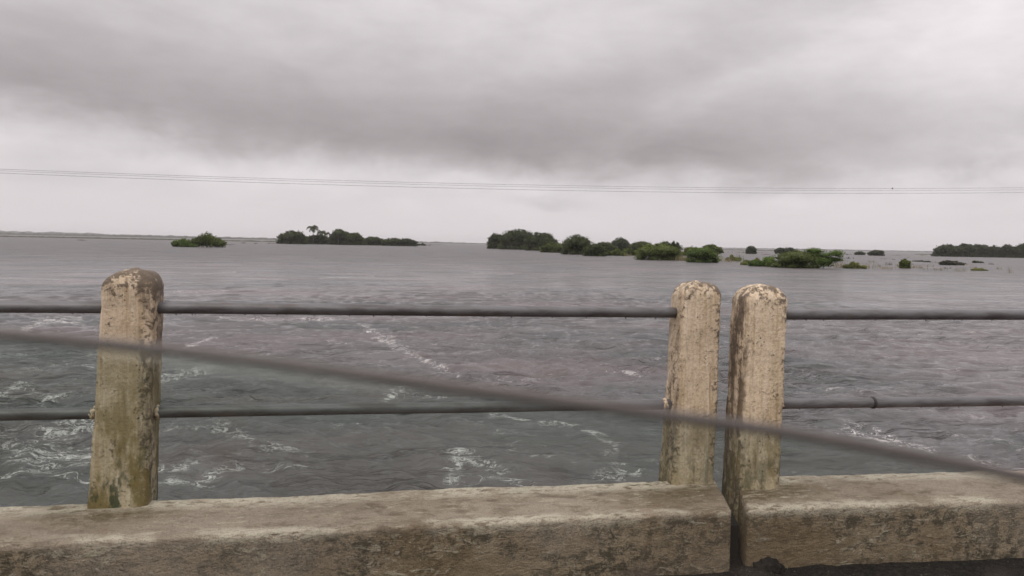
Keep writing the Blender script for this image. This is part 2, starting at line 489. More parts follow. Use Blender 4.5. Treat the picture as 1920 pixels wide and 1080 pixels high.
    loose = g.mul(g.ramp(g.noise(g.mapv(wc, (.35, 1.2, 1), (7, 7, 0)), 1.9, 6, .7), .70, .76), g.ramp(g.noise(flat, .09, 2, .5), .42, .60))
    fm = g.math('MAXIMUM', fm, g.mul(loose, .45))
    fm = g.math('MINIMUM', fm, 1.0)
    froth = g.mul(g.ramp(f_at, .3, 1.0), g.ramp(br, .42, .62))
    base = g.mix(g.mul(froth, .18), base, (.20, .195, .19))
    base = g.mix(g.mul(fm, .82), base, (.62, .60, .59))
    g.L(base, b.inputs['Base Color'])
    b.inputs['IOR'].default_value = 1.333
    g.L(g.add(g.ramp(dist, 15, 250, .10, .36), g.mul(fm, .4)), b.inputs['Roughness'])
    s1 = g.noise(g.mapv(wc, (.45, 1, 1)), 1.1, 6, .60, .3)
    s2 = g.noise(g.mapv(wc, (.5, 1.1, 1), (3, 9, 0)), 5.5, 5, .62, .4)
    s3 = g.noise(g.mapv(wc, (.25, 1, 1), (8, 2, 0)), .22, 5, .6, .2)
    calm = g.ramp(g.noise(g.mapv(wc, (.4, 1, 1), (1, 5, 0)), .16, 4, .6), .35, .65, .45, 1.15)
    h = g.add(g.mul(s1, .29), g.add(g.mul(s2, .09), g.mul(s3, 1.1)))
    s4 = g.math('ABSOLUTE', g.sub(g.noise(g.mapv(wc, (.16, 1, 1), (4, 3, 0), (0, 0, R(14))), .75, 5, .6, .2), .5))
    s4 = g.mul(g.ramp(s4, .0, .05, -1, 0), g.ramp(g.noise(flat, .12, 3, .5), .42, .58))
    h = g.mul(h, calm)
    h = g.add(h, g.mul(s4, .11))
    h = g.add(h, g.mul(fm, .01))
    g.L(g.bump(h, 1.0, 1.0), b.inputs['Normal'])
    me.materials.append(mt)
    return o
FOAM = [  # half width, strength, course of the foam strand
    (9, .72, [(685, 612), (715, 630), (742, 648), (765, 660)]), (7, .75, [(775, 665), (830, 690), (855, 700)]), (5, .6, [(620, 640), (660, 645)]),
    (11, .85, [(845, 905), (850, 875), (862, 850), (905, 866), (940, 882)]), (9, .7, [(880, 905), (930, 890), (990, 905)]),
    (6, 1.0, [(50, 615), (95, 600), (150, 602)]), (4, .8, [(325, 662), (365, 645), (402, 631)]), (8, 1.0, [(295, 714), (340, 702), (392, 690)]),
    (6, 1.25, [(-10, 894), (40, 886), (80, 884), (170, 894)]), (20, 1.15, [(40, 862), (90, 825), (140, 795), (170, 780)]), (26, .95, [(0, 830), (90, 860), (160, 850)]),
    (7, .7, [(-10, 738), (40, 724), (100, 745), (165, 728)]), (6, .6, [(60, 690), (120, 680), (170, 684)]), (14, .8, [(0, 780), (80, 765), (160, 770)]),
    (12, .95, [(325, 908), (370, 912), (400, 888), (440, 868)]), (8, .6, [(300, 880), (345, 872)]), (12, .7, [(420, 800), (500, 838), (580, 850)]),
    (6, .5, [(470, 775), (560, 762), (640, 758)]), (7, 1.0, [(728, 748), (742, 732), (752, 730)]), (4, .8, [(800, 740), (835, 743)]), (6, .9, [(922, 772), (960, 780), (985, 786)]),
    (8, .75, [(1020, 790), (1080, 800), (1120, 816), (1155, 832)]), (7, .6, [(1000, 855), (1060, 862), (1078, 874)]), (9, .7, [(1140, 848), (1158, 872), (1190, 888), (1130, 893)]),
    (9, 1.0, [(1590, 798), (1645, 815), (1690, 833), (1745, 845)]), (9, .6, [(1745, 845), (1800, 852), (1860, 872)]), (4, .6, [(1140, 694), (1210, 706)]),
    (3, .55, [(340, 590), (450, 600), (640, 598)]), (2, .5, [(360, 515), (440, 510)]), (2, .5, [(600, 522), (700, 518)]), (2.5, .5, [(330, 548), (420, 545)]),
    (2, .45, [(880, 512), (960, 514)]), (5, .5, [(620, 800), (700, 790)]), (6, .45, [(500, 880), (600, 872)])]
build_water()

# ------------------------------------------------------------------ bridge: road, kerbs, posts, rails
Z_TOP = CAM_H - 1.02        # top of the kerb
Z_ROAD = CAM_H - 1.262
def kerb_frame(pa, pb):
    """front-top arris from two picture points -> origin, direction"""
    a = on_z(pa[0], pa[1], Z_TOP); b = on_z(pb[0], pb[1], Z_TOP)
    d_ = (b - a).normalized()
    return a, d_
aL, dL = kerb_frame((0, 1024), (1372, 958))
aR, dR = kerb_frame((1405, 955), (1920, 939))
eL = on_z(1374, 958, Z_TOP)            # right end of the left kerb
sR = on_z(1403, 955, Z_TOP)            # left end of the right kerb

def make_kerb(name, origin, dvec, length, sign, mat, width=.41):
    """block swept along local +x from the origin (sign -1: towards -x)"""
    th = math.atan2(dvec.y, dvec.x)
    root_loc = origin
    rr = .015
    prof = []
    DOWN = .62
    def arc(cx, cz, a0, a1, n):
        return [(cx + rr * math.cos(R(a0 + (a1 - a0) * i / n)), cz + rr * math.sin(R(a0 + (a1 - a0) * i / n))) for i in range(n + 1)]
    for i in range(26): prof.append((0, -DOWN + (DOWN - rr) * i / 26))
    prof += arc(rr, -rr, 180, 90, 6)
    for i in range(1, 26): prof.append((rr + (width - 2 * rr) * i / 26, 0))
    prof += arc(width - rr, -rr, 90, 0, 6)
    for i in range(1, 12): prof.append((width, -rr - (DOWN - rr) * i / 11))
    npf = len(prof)
    step = .012
    xs = [0, .006]
    while xs[-1] < length:
        xs.append(xs[-1] + (step if xs[-1] < 3.6 else .25))
    verts = []
    for j, x in enumerate(xs):
        sk = .29 * max(0, 1 - x / 1.5)
        shrink = .010 if j == 0 else 0
        for (y, z) in prof:
            p = Vector((x * sign + y * sk, y, z))
            q = Vector((x * sign + origin.x * 3, y, z))
            dn = mnoise.noise(q * 9) * .0035 + mnoise.noise(q * 31) * .002 + mnoise.noise(Vector((q.x * 1.6, y * 2, z * 2))) * .006
            chip = max(0, mnoise.noise(q * 17 + Vector((5, 1, 2))) - .25) * .02
            ny = -1 if y < .01 else (1 if y > width - .01 else 0)
            nz = 1 if z > -.03 else 0
            ed = 1.0 if (ny and nz) else .25
            p.y += ny * (dn - chip * ed - shrink); p.z += nz * (dn - chip * ed - shrink)
            verts.append(p)
    fs = []
    for j in range(len(xs) - 1):
        for k in range(npf - 1):
            a, b, c, d_ = j * npf + k, j * npf + k + 1, (j + 1) * npf + k + 1, (j + 1) * npf + k
            fs.append((a, d_, c, b) if sign < 0 else (a, b, c, d_))
    fs.append(tuple(range(npf)) if sign < 0 else tuple(range(npf - 1, -1, -1)))
    L_ = (len(xs) - 1) * npf
    fs.append(tuple(L_ + k for k in range(npf)))
    o = mesh_obj(name, verts, fs, mat, smooth=True)
    o.location = root_loc; o.rotation_euler = (0, 0, th)
    return o
kL = make_kerb('concrete_kerb', eL, dL, 9.0, -1, concrete_kerb(1, [(-2.36, .36), (-.16, .36)]))
tag(kL, 'long stained brown concrete kerb left of the joint gap, carrying two posts', 'kerb', 'concrete kerb blocks along the bridge edge')
kR = make_kerb('concrete_kerb', sR, dR, 9.0, 1, concrete_kerb(4, [(.16, .30)]))
tag(kR, 'stained concrete kerb right of the joint gap with black road at its foot', 'kerb', 'concrete kerb blocks along the bridge edge')

# road deck: one thick slab with an irregular wet asphalt top
def make_road():
    nx, ny = 260, 60
    th = math.atan2(dL.y, dL.x)
    verts, fs = [], []
    for j in range(ny + 1):
        t_ = j / ny
        y = .30 - 8.3 * t_ ** 2.2
        for i in range(nx + 1):
            x = -9 + 20 * i / nx
            z = mnoise.noise(Vector((x * 5, y * 5, 0))) * .006 + mnoise.noise(Vector((x * 23, y * 23, 3))) * .004
            # crumbs of tar against the kerb foot
            if y > -.12 and y < .02: z += max(0, mnoise.noise(Vector((x * 7, 1, 0))) + .1) * .03 * (1 - abs(y + .03) / .12)
            verts.append((x, y, z))
    W = nx + 1
    for j in range(ny):
        for i in range(nx):
            a = j * W + i; fs.append((a, a + W, a + W + 1, a + 1))
    o = mesh_obj('road', verts, fs, M_ASPH, smooth=True)
    p = on_z(1372, 958, Z_TOP)
    o.location = (p.x, p.y, Z_ROAD); o.rotation_euler = (0, 0, th)
    tag(o, kind='structure')
    # bridge deck slab below the road
    vs = [(x, y, z) for x in (-9, 11) for y in (-8, .30) for z in (-.55, -.06)]
    f2 = [(0, 1, 3, 2), (4, 6, 7, 5), (0, 4, 5, 1), (2, 3, 7, 6), (0, 2, 6, 4), (1, 5, 7, 3)]
    s_ = mesh_obj('bridge_deck', vs, f2, plain('deck_concrete', (.26, .22, .18)))
    s_.location = o.location; s_.rotation_euler = (0, 0, th); tag(s_, kind='structure')
make_road()

# black tar lump in the joint
def lump(name, c, rx, ry, rz, mat, seed=0, sub=4, rough=.35):
    bm = bmesh.new(); bmesh.ops.create_icosphere(bm, subdivisions=sub, radius=1)
    for v in bm.verts:
        n_ = 1 + rough * mnoise.noise(v.co * 2.3 + Vector((seed, 0, 0))) + .12 * mnoise.noise(v.co * 7 + Vector((seed, 3, 0)))
        v.co = Vector((v.co.x * rx * n_, v.co.y * ry * n_, v.co.z * rz * n_))
    me = bpy.data.meshes.new(name); bm.to_mesh(me); bm.free(); me.materials.append(mat)
    me.polygons.foreach_set('use_smooth', [True] * len(me.polygons))
    o = bpy.data.objects.new(name, me); o.location = c; COL.objects.link(o); return o
tl = on_z(1436, 1066, Z_ROAD)
o = lump('tar_lump', (tl.x, tl.y - .005, Z_ROAD + .0), .065, .05, .045, M_ASPH, 3)
tag(o, 'black lump of tar at the foot of the kerb beside the joint', 'tar lump')
# dark joint filler deep in the gap
gp = (eL + sR) * .5
vs = []
nrm = Vector((-dL.y, dL.x, 0))
for (s_, t_, z_) in [(-1, .10, -.6), (1, .10, -.6), (1, .10, -.10), (-1, .10, -.10), (-1, .39, -.6), (1, .39, -.6), (1, .39, -.10), (-1, .39, -.10)]:
    q = gp + dL * (.019 * s_ + t_ * .29) + nrm * t_; vs.append((q.x - gp.x, q.y - gp.y, z_))
jf = mesh_obj('joint_filler', vs, [(0, 1, 2, 3), (5, 4, 7, 6), (3, 2, 6, 7), (1, 5, 6, 2), (4, 0, 3, 7), (4, 5, 1, 0)], plain('tar', (.012, .010, .009), .8))
jf.location = (gp.x, gp.y, Z_TOP)
tag(jf, 'black filler deep in the gap between the two kerb blocks', 'joint filler')

def make_post(base_px, base_front_y, top_px, th, w0, w1, d0, d1, mat, label, seed):
    """base_px/top_px: picture points of the axis at the foot and crown"""
    yc = on_z(base_px[0], base_px[1], Z_TOP).y + d0 * .5 / math.cos(th)
    b = at_y(base_px[0], base_px[1], yc); b.z = Z_TOP
    t = at_y(top_px[0], top_px[1], yc + .01)
    H = t.z - Z_TOP
    lean = (t.x - b.x) / math.cos(th)
    DOWN = .30
    n = 56
    def ring(hw, hd, r):
        pts = []
        for k in range(n):
            a = 2 * PI * k / n + PI / n
            e = .21
            c_, s_ = math.cos(a), math.sin(a)
            # rounded square by superellipse
            pts.append((hw * math.copysign(abs(c_) ** e, c_), hd * math.copysign(abs(s_) ** e, s_)))
        return pts
    rings = []
    rw = .074 * (w1 / .18); rd = .055
    nz = 84
    Hs = H - rw
    for i in range(nz + 1):
        z = -DOWN + (Hs + DOWN) * i / nz
        f = max(0, z / H)
        hw = (w0 + (w1 - w0) * f) / 2; hd = (d0 + (d1 - d0) * f) / 2
        rings.append((z, hw, hd))
    for i in range(1, 13):
        a = R(90 * i / 12)
        f = (Hs + rw * math.sin(a)) / H
        hw = (w0 + (w1 - w0) * f) / 2; hd = (d0 + (d1 - d0) * f) / 2
        rings.append((Hs + rw * math.sin(a) * .93, hw - rw * (1 - math.cos(a)), hd - rd * (1 - math.cos(a))))
    zt, hwt, hdt = rings[-1]
    for k in (.8, .55, .3, .08):
        rings.append((zt + rw * .07 * (1 - k * k), hwt * k, hdt * k))
    verts = []
    for (z, hw, hd) in rings:
        for (x, y) in ring(hw, hd, 0):
            q = Vector((x, y, z)) * 1.0 + Vector((seed * 4.7, 0, 0))
            dn = mnoise.noise(q * 14) * .0035 + mnoise.noise(q * 45) * .0016 + mnoise.noise(q * 3.5) * .005
            corner = (abs(x) / max(hw, .001)) * (abs(y) / max(hd, .001))
            dn -= max(0, mnoise.noise(q * 22) - .2) * .010 * corner
            L_ = math.hypot(x, y) or 1
            f = z / H
            verts.append((x + x / L_ * dn + lean * f, y + y / L_ * dn, z + (dn if z > Hs else 0)))
    fs = []
    nr = len(rings)
    for j in range(nr - 1):
        for k in range(n):
            k2 = (k + 1) % n
            fs.append((j * n + k, j * n + k2, (j + 1) * n + k2, (j + 1) * n + k))
    fs.append(tuple((nr - 1) * n + k for k in range(n)))
    fs.append(tuple(range(n - 1, -1, -1)))
    o = mesh_obj('railing_post', verts, fs, mat, smooth=True)
    o.location = b; o.rotation_euler = (0, 0, th)
    tag(o, label, 'post', 'concrete railing posts')
    return o
thL = math.atan2(dL.y, dL.x); thR = math.atan2(dR.y, dR.x)
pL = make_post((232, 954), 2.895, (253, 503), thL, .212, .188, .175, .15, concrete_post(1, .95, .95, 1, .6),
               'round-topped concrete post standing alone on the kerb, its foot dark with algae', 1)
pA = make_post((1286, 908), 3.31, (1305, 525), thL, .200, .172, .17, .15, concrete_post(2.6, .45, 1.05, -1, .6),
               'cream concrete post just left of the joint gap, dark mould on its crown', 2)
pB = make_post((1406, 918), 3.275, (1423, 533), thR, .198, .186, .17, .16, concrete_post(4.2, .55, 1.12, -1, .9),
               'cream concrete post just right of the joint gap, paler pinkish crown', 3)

def pipe(name, p, q, r=.0228, n=120, seed=0, sag=.0):
    pts = []
    for i in range(n + 1):
        t_ = i / n
        c = p.lerp(q, t_)
        c.z += mnoise.noise(Vector((c.x * 1.3, seed, 0))) * .0025
        pts.append(c)
    base = Vector(p)
    vs, fs = tube([c - base for c in pts], [r * (1 + .02 * mnoise.noise(Vector((i * .4, seed, 1)))) for i in range(n + 1)], 16)
    o = mesh_obj(name, vs, fs, M_PIPE, smooth=True)
    o.location = base
    return o
def ext(p, q, t0, t1):
    return p + (q - p) * t0, p + (q - p) * t1
ycL, ycA, ycB = pL.location.y, pA.location.y, pB.location.y
uL = ext(at_y(252, 577, ycL), at_y(1290, 586.5, ycA), -3.0, .985)
lL = ext(at_y(240, 774, ycL), at_y(1290, 756.5, ycA), -3.0, .985)
uR = ext(at_y(1440, 589.5, ycB), at_y(1920, 590.5, ycB + .17), .0, 7.0)
lR = ext(at_y(1440, 757.5, ycB), at_y(1920, 751.5, ycB + .17), .0, 7.0)
GR = 'metal pipe rails between the concrete posts'
rails = []
for (pq, lab, sd_) in [(uL, 'upper brown-grey pipe rail running from the left edge to the twin posts', 1),
                       (lL, 'lower dark pipe rail running from the left edge to the twin posts', 2),
                       (uR, 'upper grey pipe rail running right from the twin posts, without a coupling', 3),
                       (lR, 'lower grey pipe rail right of the twin posts, with a coupling ring', 4)]:
    o = pipe('metal_rail', pq[0], pq[1], seed=sd_ * 3.3); tag(o, lab, 'rail', GR); rails.append((o, pq))
# coupling on the lower right rail
o, pq = rails[3]
dv = (pq[1] - pq[0]).normalized()
def along(pq, px):                       # point of a rail seen at picture column px
    best = None
    for i in range(4001):
        c = pq[0].lerp(pq[1], i / 4000); v = c - ORG
        x = 960 + FPX * v.dot(R_) / v.dot(F_)
        if best is None or abs(x - px) < best[0]: best = (abs(x - px), c)
    return best[1]
c = along(pq, 1636) - pq[0]
vs, fs = tube([c - dv * .006, c - dv * .005, c + dv * .005, c + dv * .006], [.0225, .0265, .0265, .0225], 20)
cp = mesh_obj('coupling_ring', vs, fs, plain('black_seal', (.02, .018, .017), .6), o, smooth=False)
vs, fs = tube([c + dv * .006, c + dv * .007, c + dv * .055, c + dv * .058], [.022, .0242, .0242, .022], 20)
mesh_obj('sleeve', vs, fs, M_PIPE, o, smooth=False)
# rain drops hanging below the rails
M_DROP = new_mat('rain_drop'); M_DROP[2].inputs['Base Color'].default_value = (.12, .11, .11, 1); M_DROP[2].inputs['Roughness'].default_value = .08; M_DROP = M_DROP[0]
bm = bmesh.new(); bmesh.ops.create_icosphere(bm, subdivisions=2, radius=1)
for v in bm.verts:
    k = 1 - .35 * max(0, v.co.z)
    v.co = Vector((v.co.x * .0042 * k, v.co.y * .0042 * k, v.co.z * .0052))
dm = bpy.data.meshes.new('water_drop'); bm.to_mesh(dm); bm.free(); dm.materials.append(M_DROP)
dm.polygons.foreach_set('use_smooth', [True] * len(dm.polygons))
drops = [(0, [136, 156, 330, 338, 360, 366, 418, 459, 478, 520, 538, 590, 655, 701, 735, 800, 908, 959, 1036, 1100, 1173, 1191, 1230]),
         (1, [330, 395, 470, 610, 1180]),
         (2, [1490, 1512, 1545, 1642, 1736, 1790, 1804, 1860]),
         (3, [1500, 1530, 1596, 1650, 1728, 1760, 1798, 1880])]
for ri, xs in drops:
    o, pq = rails[ri]
    for x in xs:
        c = along(pq, x) - pq[0]
        dr = bpy.data.objects.new('water_drop', dm); COL.objects.link(dr); dr.parent = o
        dr.location = c + Vector((0, 0, -.0238)); k = random.uniform(.4, .85); dr.scale = (k, k, k)
# mortar collars where the rails enter the posts
M_MORT = concrete_post(7.7, 0, 1.0)
for (post, pq, px, sd_) in [(pL, lL, 176, 1), (pL, lL, 296, 2), (pA, lL, 1246, 4), (pB, lR, 1462, 6)]:
    c = along(pq, px)
    o = lump('mortar_collar', (0, 0, 0), .016, .028, .0245, M_MORT, sd_, 3, .3)
    o.parent = post
    loc = Matrix.Rotation(-post.rotation_euler[2], 3, 'Z') @ (c - post.location)
    o.location = loc

# ------------------------------------------------------------------ overhead wires
M_WIRE = plain('wire', (.16, .155, .16), .6)
def wire(pts, label, r):
    # smooth the picture points into a sagging line about 70 m out, running with the bridge
    P = [at_y(x, y, 68 + (x - 960) * .011) for x, y in pts]
    xs = np.array([p.x for p in P]); co_y = np.polyfit(xs, [p.y for p in P], 1); co_z = np.polyfit(xs, [p.z for p in P], 2)
    X_ = np.linspace(xs.min() - 15, xs.max() + 15, 90)
    q = [Vector((x, np.polyval(co_y, x), np.polyval(co_z, x))) for x in X_]
    vs, fs = tube(q, r, 6)
    o = mesh_obj('power_line', vs, fs, M_WIRE); tag(o, label, 'power line', 'power lines crossing the sky')
    return q
w_a = wire([(0, 316.5), (350, 327), (700, 341), (1000, 350.5), (1300, 352), (1600, 352), (1920, 351.5)], 'uppermost of the three thin power lines across the pale sky', .0125)
wire([(0, 319), (350, 331), (700, 345), (1000, 353.5), (1300, 355.5), (1600, 356), (1920, 355.5)], 'middle one of the three thin power lines across the pale sky', .011)
wire([(0, 323.5), (350, 336), (700, 350), (1000, 359), (1300, 361), (1600, 361.5), (1920, 360.5)], 'lowest of the three thin power lines across the pale sky', .0135)
wp = min(w_a, key=lambda c: abs(960 + FPX * (c - ORG).dot(R_) / (c - ORG).dot(F_) - 1673))
o = lump('line_marker', wp, .07, .07, .09, M_WIRE, 5, 2, .1)
tag(o, 'tiny dark round marker hanging on the uppermost power line at right', 'line marker')

# ------------------------------------------------------------------ vegetation
def leaves_mesh(lobes, n, size, seed, drop_edge=.0, elong=1.0, core=True):
    """leaf clumps spread through the lobes; returns mesh with leaf_tone attribute"""
    r = np.random.default_rng(seed)
    vol = np.array([l[3] * l[4] * l[5] for l in lobes]) ** .67
    cnt = np.maximum(12, (n * vol / vol.sum()).astype(int))
    V, Fc, tone = [], [], []
    base = 0
    for (cx, cy, cz, rx, ry, rz), c in zip(lobes, cnt):
        dv = r.normal(size=(c, 3)); dv /= np.linalg.norm(dv, axis=1)[:, None]
        # ragged outline
        ph = r.random(6) * 6.28
        rag = 1 + .20 * np.sin(dv[:, 0] * 4 + ph[0]) * np.sin(dv[:, 2] * 5 + ph[1]) + .10 * np.sin(dv[:, 0] * 9 + dv[:, 1] * 7 + ph[2])
        rad = (r.random(c) * .55 + .45) ** .6 * rag
        out = r.random(c) < .12
        rad[out] *= 1 + r.random(out.sum()) * .18
        P = np.stack([cx + dv[:, 0] * rad * rx, cy + dv[:, 1] * rad * ry, cz + dv[:, 2] * rad * rz], -1)
        s_ = size * (.55 + r.random(c) * .9)
        a = r.normal(size=(c, 3)); a[:, 2] *= .7 * elong; a /= np.linalg.norm(a, axis=1)[:, None]
        b = np.cross(a, r.normal(size=(c, 3))); b /= np.linalg.norm(b, axis=1)[:, None]
        el_ = 1.0 * elong
        q = np.stack([P - a * s_[:, None] * el_, P + b * s_[:, None] * .6, P + a * s_[:, None] * el_, P - b * s_[:, None] * .6], 1)
        keep = q[:, :, 2].min(axis=1) > -.15
        q = q[keep]; P = P[keep]; dvk = dv[keep]
        V.append(q.reshape(-1, 3)); k = len(q)
        Fc.append((np.arange(k * 4).reshape(k, 4) + base)); base += k * 4
        lobe_t = r.random() ** 1.3 * .75
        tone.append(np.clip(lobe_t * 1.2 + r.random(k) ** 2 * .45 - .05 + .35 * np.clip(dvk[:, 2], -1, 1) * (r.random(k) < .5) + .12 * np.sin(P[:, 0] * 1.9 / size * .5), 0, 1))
    V = np.concatenate(V); Fc = np.concatenate(Fc); tone = np.concatenate(tone)
    verts = [tuple(v) for v in V]; faces = [tuple(f) for f in Fc.tolist()]
    tone = list(tone)
    if core:                                             # dark solid blobs added inside, stopping light through the leaves
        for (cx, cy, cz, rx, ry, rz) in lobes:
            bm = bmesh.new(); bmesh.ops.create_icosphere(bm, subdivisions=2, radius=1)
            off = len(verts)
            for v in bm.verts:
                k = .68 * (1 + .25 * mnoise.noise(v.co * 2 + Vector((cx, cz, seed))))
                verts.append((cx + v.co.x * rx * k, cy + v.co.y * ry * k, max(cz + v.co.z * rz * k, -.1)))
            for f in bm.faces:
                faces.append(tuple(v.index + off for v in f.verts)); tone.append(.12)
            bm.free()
    me = bpy.data.meshes.new('crown'); me.from_pydata(verts, [], faces); me.update()
    at = me.attributes.new('leaf_tone', 'FLOAT', 'FACE'); at.data.foreach_set('value', np.array(tone, np.float32))
    return me

def limbs(h, w, seed, n=7, r0_=.12):
    r = random.Random(seed); vs, fs = [], []
    def addt(p, rad):
        v, f = tube(p, rad, 6); o_ = len(vs); vs.extend(v); fs.extend([tuple(i + o_ for i in q) for q in f])
    addt([(0, 0, -.4), (.03 * h, 0, h * .25), (-.02 * h, .02 * h, h * .5), (0, 0, h * .78)], [r0_, r0_ * .8, r0_ * .55, r0_ * .2])
    for i in range(n):
        a = r.random() * 6.28; z0 = h * r.uniform(.05, .45); L_ = w * r.uniform(.25, .42)
        z1 = min(h * .85, z0 + h * r.uniform(.2, .4))
        addt([(0, 0, z0), (math.cos(a) * L_ * .5, math.sin(a) * L_ * .5, (z0 + z1) / 2 - .03 * h), (math.cos(a) * L_, math.sin(a) * L_, z1)], [r0_ * .5, r0_ * .35, r0_ * .12])
    return vs, fs

def plant(name, cat, label, px, base, w, top, mat, group, shape='dome', seed=None, dens=1.0, depth=None, dpx=0):
    """px,base = foot in the picture; w = width px; top = crown top row"""
    seed = seed if seed is not None else int(px * 7 + base)
    g0 = on_z(px, base, 0)
    D = math.hypot(g0.x, g0.y)
    hz_y = 456.5 + .0192 * (px - 960)
    mpp = g0.y / FPX
    W = w * mpp * 1.08; H = (base - top) * mpp * 1.13
    r = random.Random(seed)
    lobes = []
    dy = min(W, 14) * .45 if depth is None else depth
    if shape == 'dome':
        k = 7
        lobes.append((0, 0, H * .48, W * .38, dy * .8, H * .52))
        lobes.append((r.uniform(-.08, .08) * W, 0, H * .76, W * .22, dy * .5, H * .26))
        for i in range(k):
            a = 2 * PI * i / k + r.random()
            rx = W * r.uniform(.16, .24)
            x = math.cos(a) * W * .30; y = math.sin(a) * dy * .6
            hh = H * (1 - .55 * (abs(x) / (W * .5)) ** 2) * r.uniform(.86, 1.06)
            rz = min(H * .3, hh * .5)
            lobes.append((x, y, hh - rz, rx, dy * .5, rz))
        for i in range(6):                        # shoots breaking the outline
            a = r.uniform(-.44, .44); t_ = H * (1 - .6 * (abs(a) / .5) ** 2) * r.uniform(.96, 1.06)
            lobes.append((a * W, r.uniform(-.3, .3) * dy, t_ - H * .06, W * r.uniform(.03, .07), dy * .15, H * r.uniform(.07, .12)))
        for s_ in (-1, 1):
            lobes.append((s_ * W * .36, 0, H * .12, W * .15, dy * .5, H * .26))
            lobes.append((s_ * W * .13, -dy * .3, H * .08, W * .17, dy * .5, H * .26))
    elif shape == 'low':
        k = max(4, int(W / max(H, .1)))
        for i in range(k):
            x = -W / 2 + W * (i + .5) / k + r.uniform(-.05, .05) * W
            hh = H * r.uniform(.5, 1.0) * (1 - .55 * abs(2 * (i + .5) / k - 1) ** 2)
            lobes.append((x, r.uniform(-.5, .5) * dy, hh * .40, W / k * r.uniform(.55, .85), dy * .5, hh * .58))
    elif shape == 'tall':
        for i in range(7):
            z = H * r.uniform(.3, .82); x = r.uniform(-.3, .3) * W
            lobes.append((x, r.uniform(-.3, .3) * dy, z, W * r.uniform(.16, .28), dy * .4, H * r.uniform(.12, .2)))
        lobes.append((0, 0, H * .3, W * .34, dy * .5, H * .28))
    elif shape == 'right_peak':
        for i in range(10):
            t_ = i / 9; x = -W * .42 + W * .84 * t_
            hh = H * (.45 + .55 * math.exp(-((t_ - .62) / .28) ** 2)) * r.uniform(.88, 1.0)
            lobes.append((x, r.uniform(-.4, .4) * dy, hh * .5, W * .13, dy * .5, hh * .5))
    root = empty(name, g0)
    tag(root, label, cat, group)
    px_size = mpp * 1.875                     # one pixel of the 1024 wide render
    size = max(.10, px_size * .62)
    n = int(dens * min(7500, 190 + 7.0 * (W * H) / (size * size)))
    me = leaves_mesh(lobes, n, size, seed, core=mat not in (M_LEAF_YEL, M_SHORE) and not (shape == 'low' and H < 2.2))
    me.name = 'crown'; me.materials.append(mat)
    cr = bpy.data.objects.new('crown', me); COL.objects.link(cr); cr.parent = root
    vs, fs = limbs(H, W, seed, r0_=max(.05, H * .02))
    mesh_obj('trunk', vs, fs, M_BARK, root)
    return root

LB = 'bushes standing in the flood water'
ISM = 'trees of the middle island'
ISR = 'trees of the long right island'
ISF = 'trees of the far right island'
D_, B_, M_, BR, YE = M_LEAF_DARK, M_LEAF_BLUE, M_LEAF_MID, M_LEAF_BRIGHT, M_LEAF_YEL
T_, S_ = ('tree', 'tree'), ('bush', 'bush')
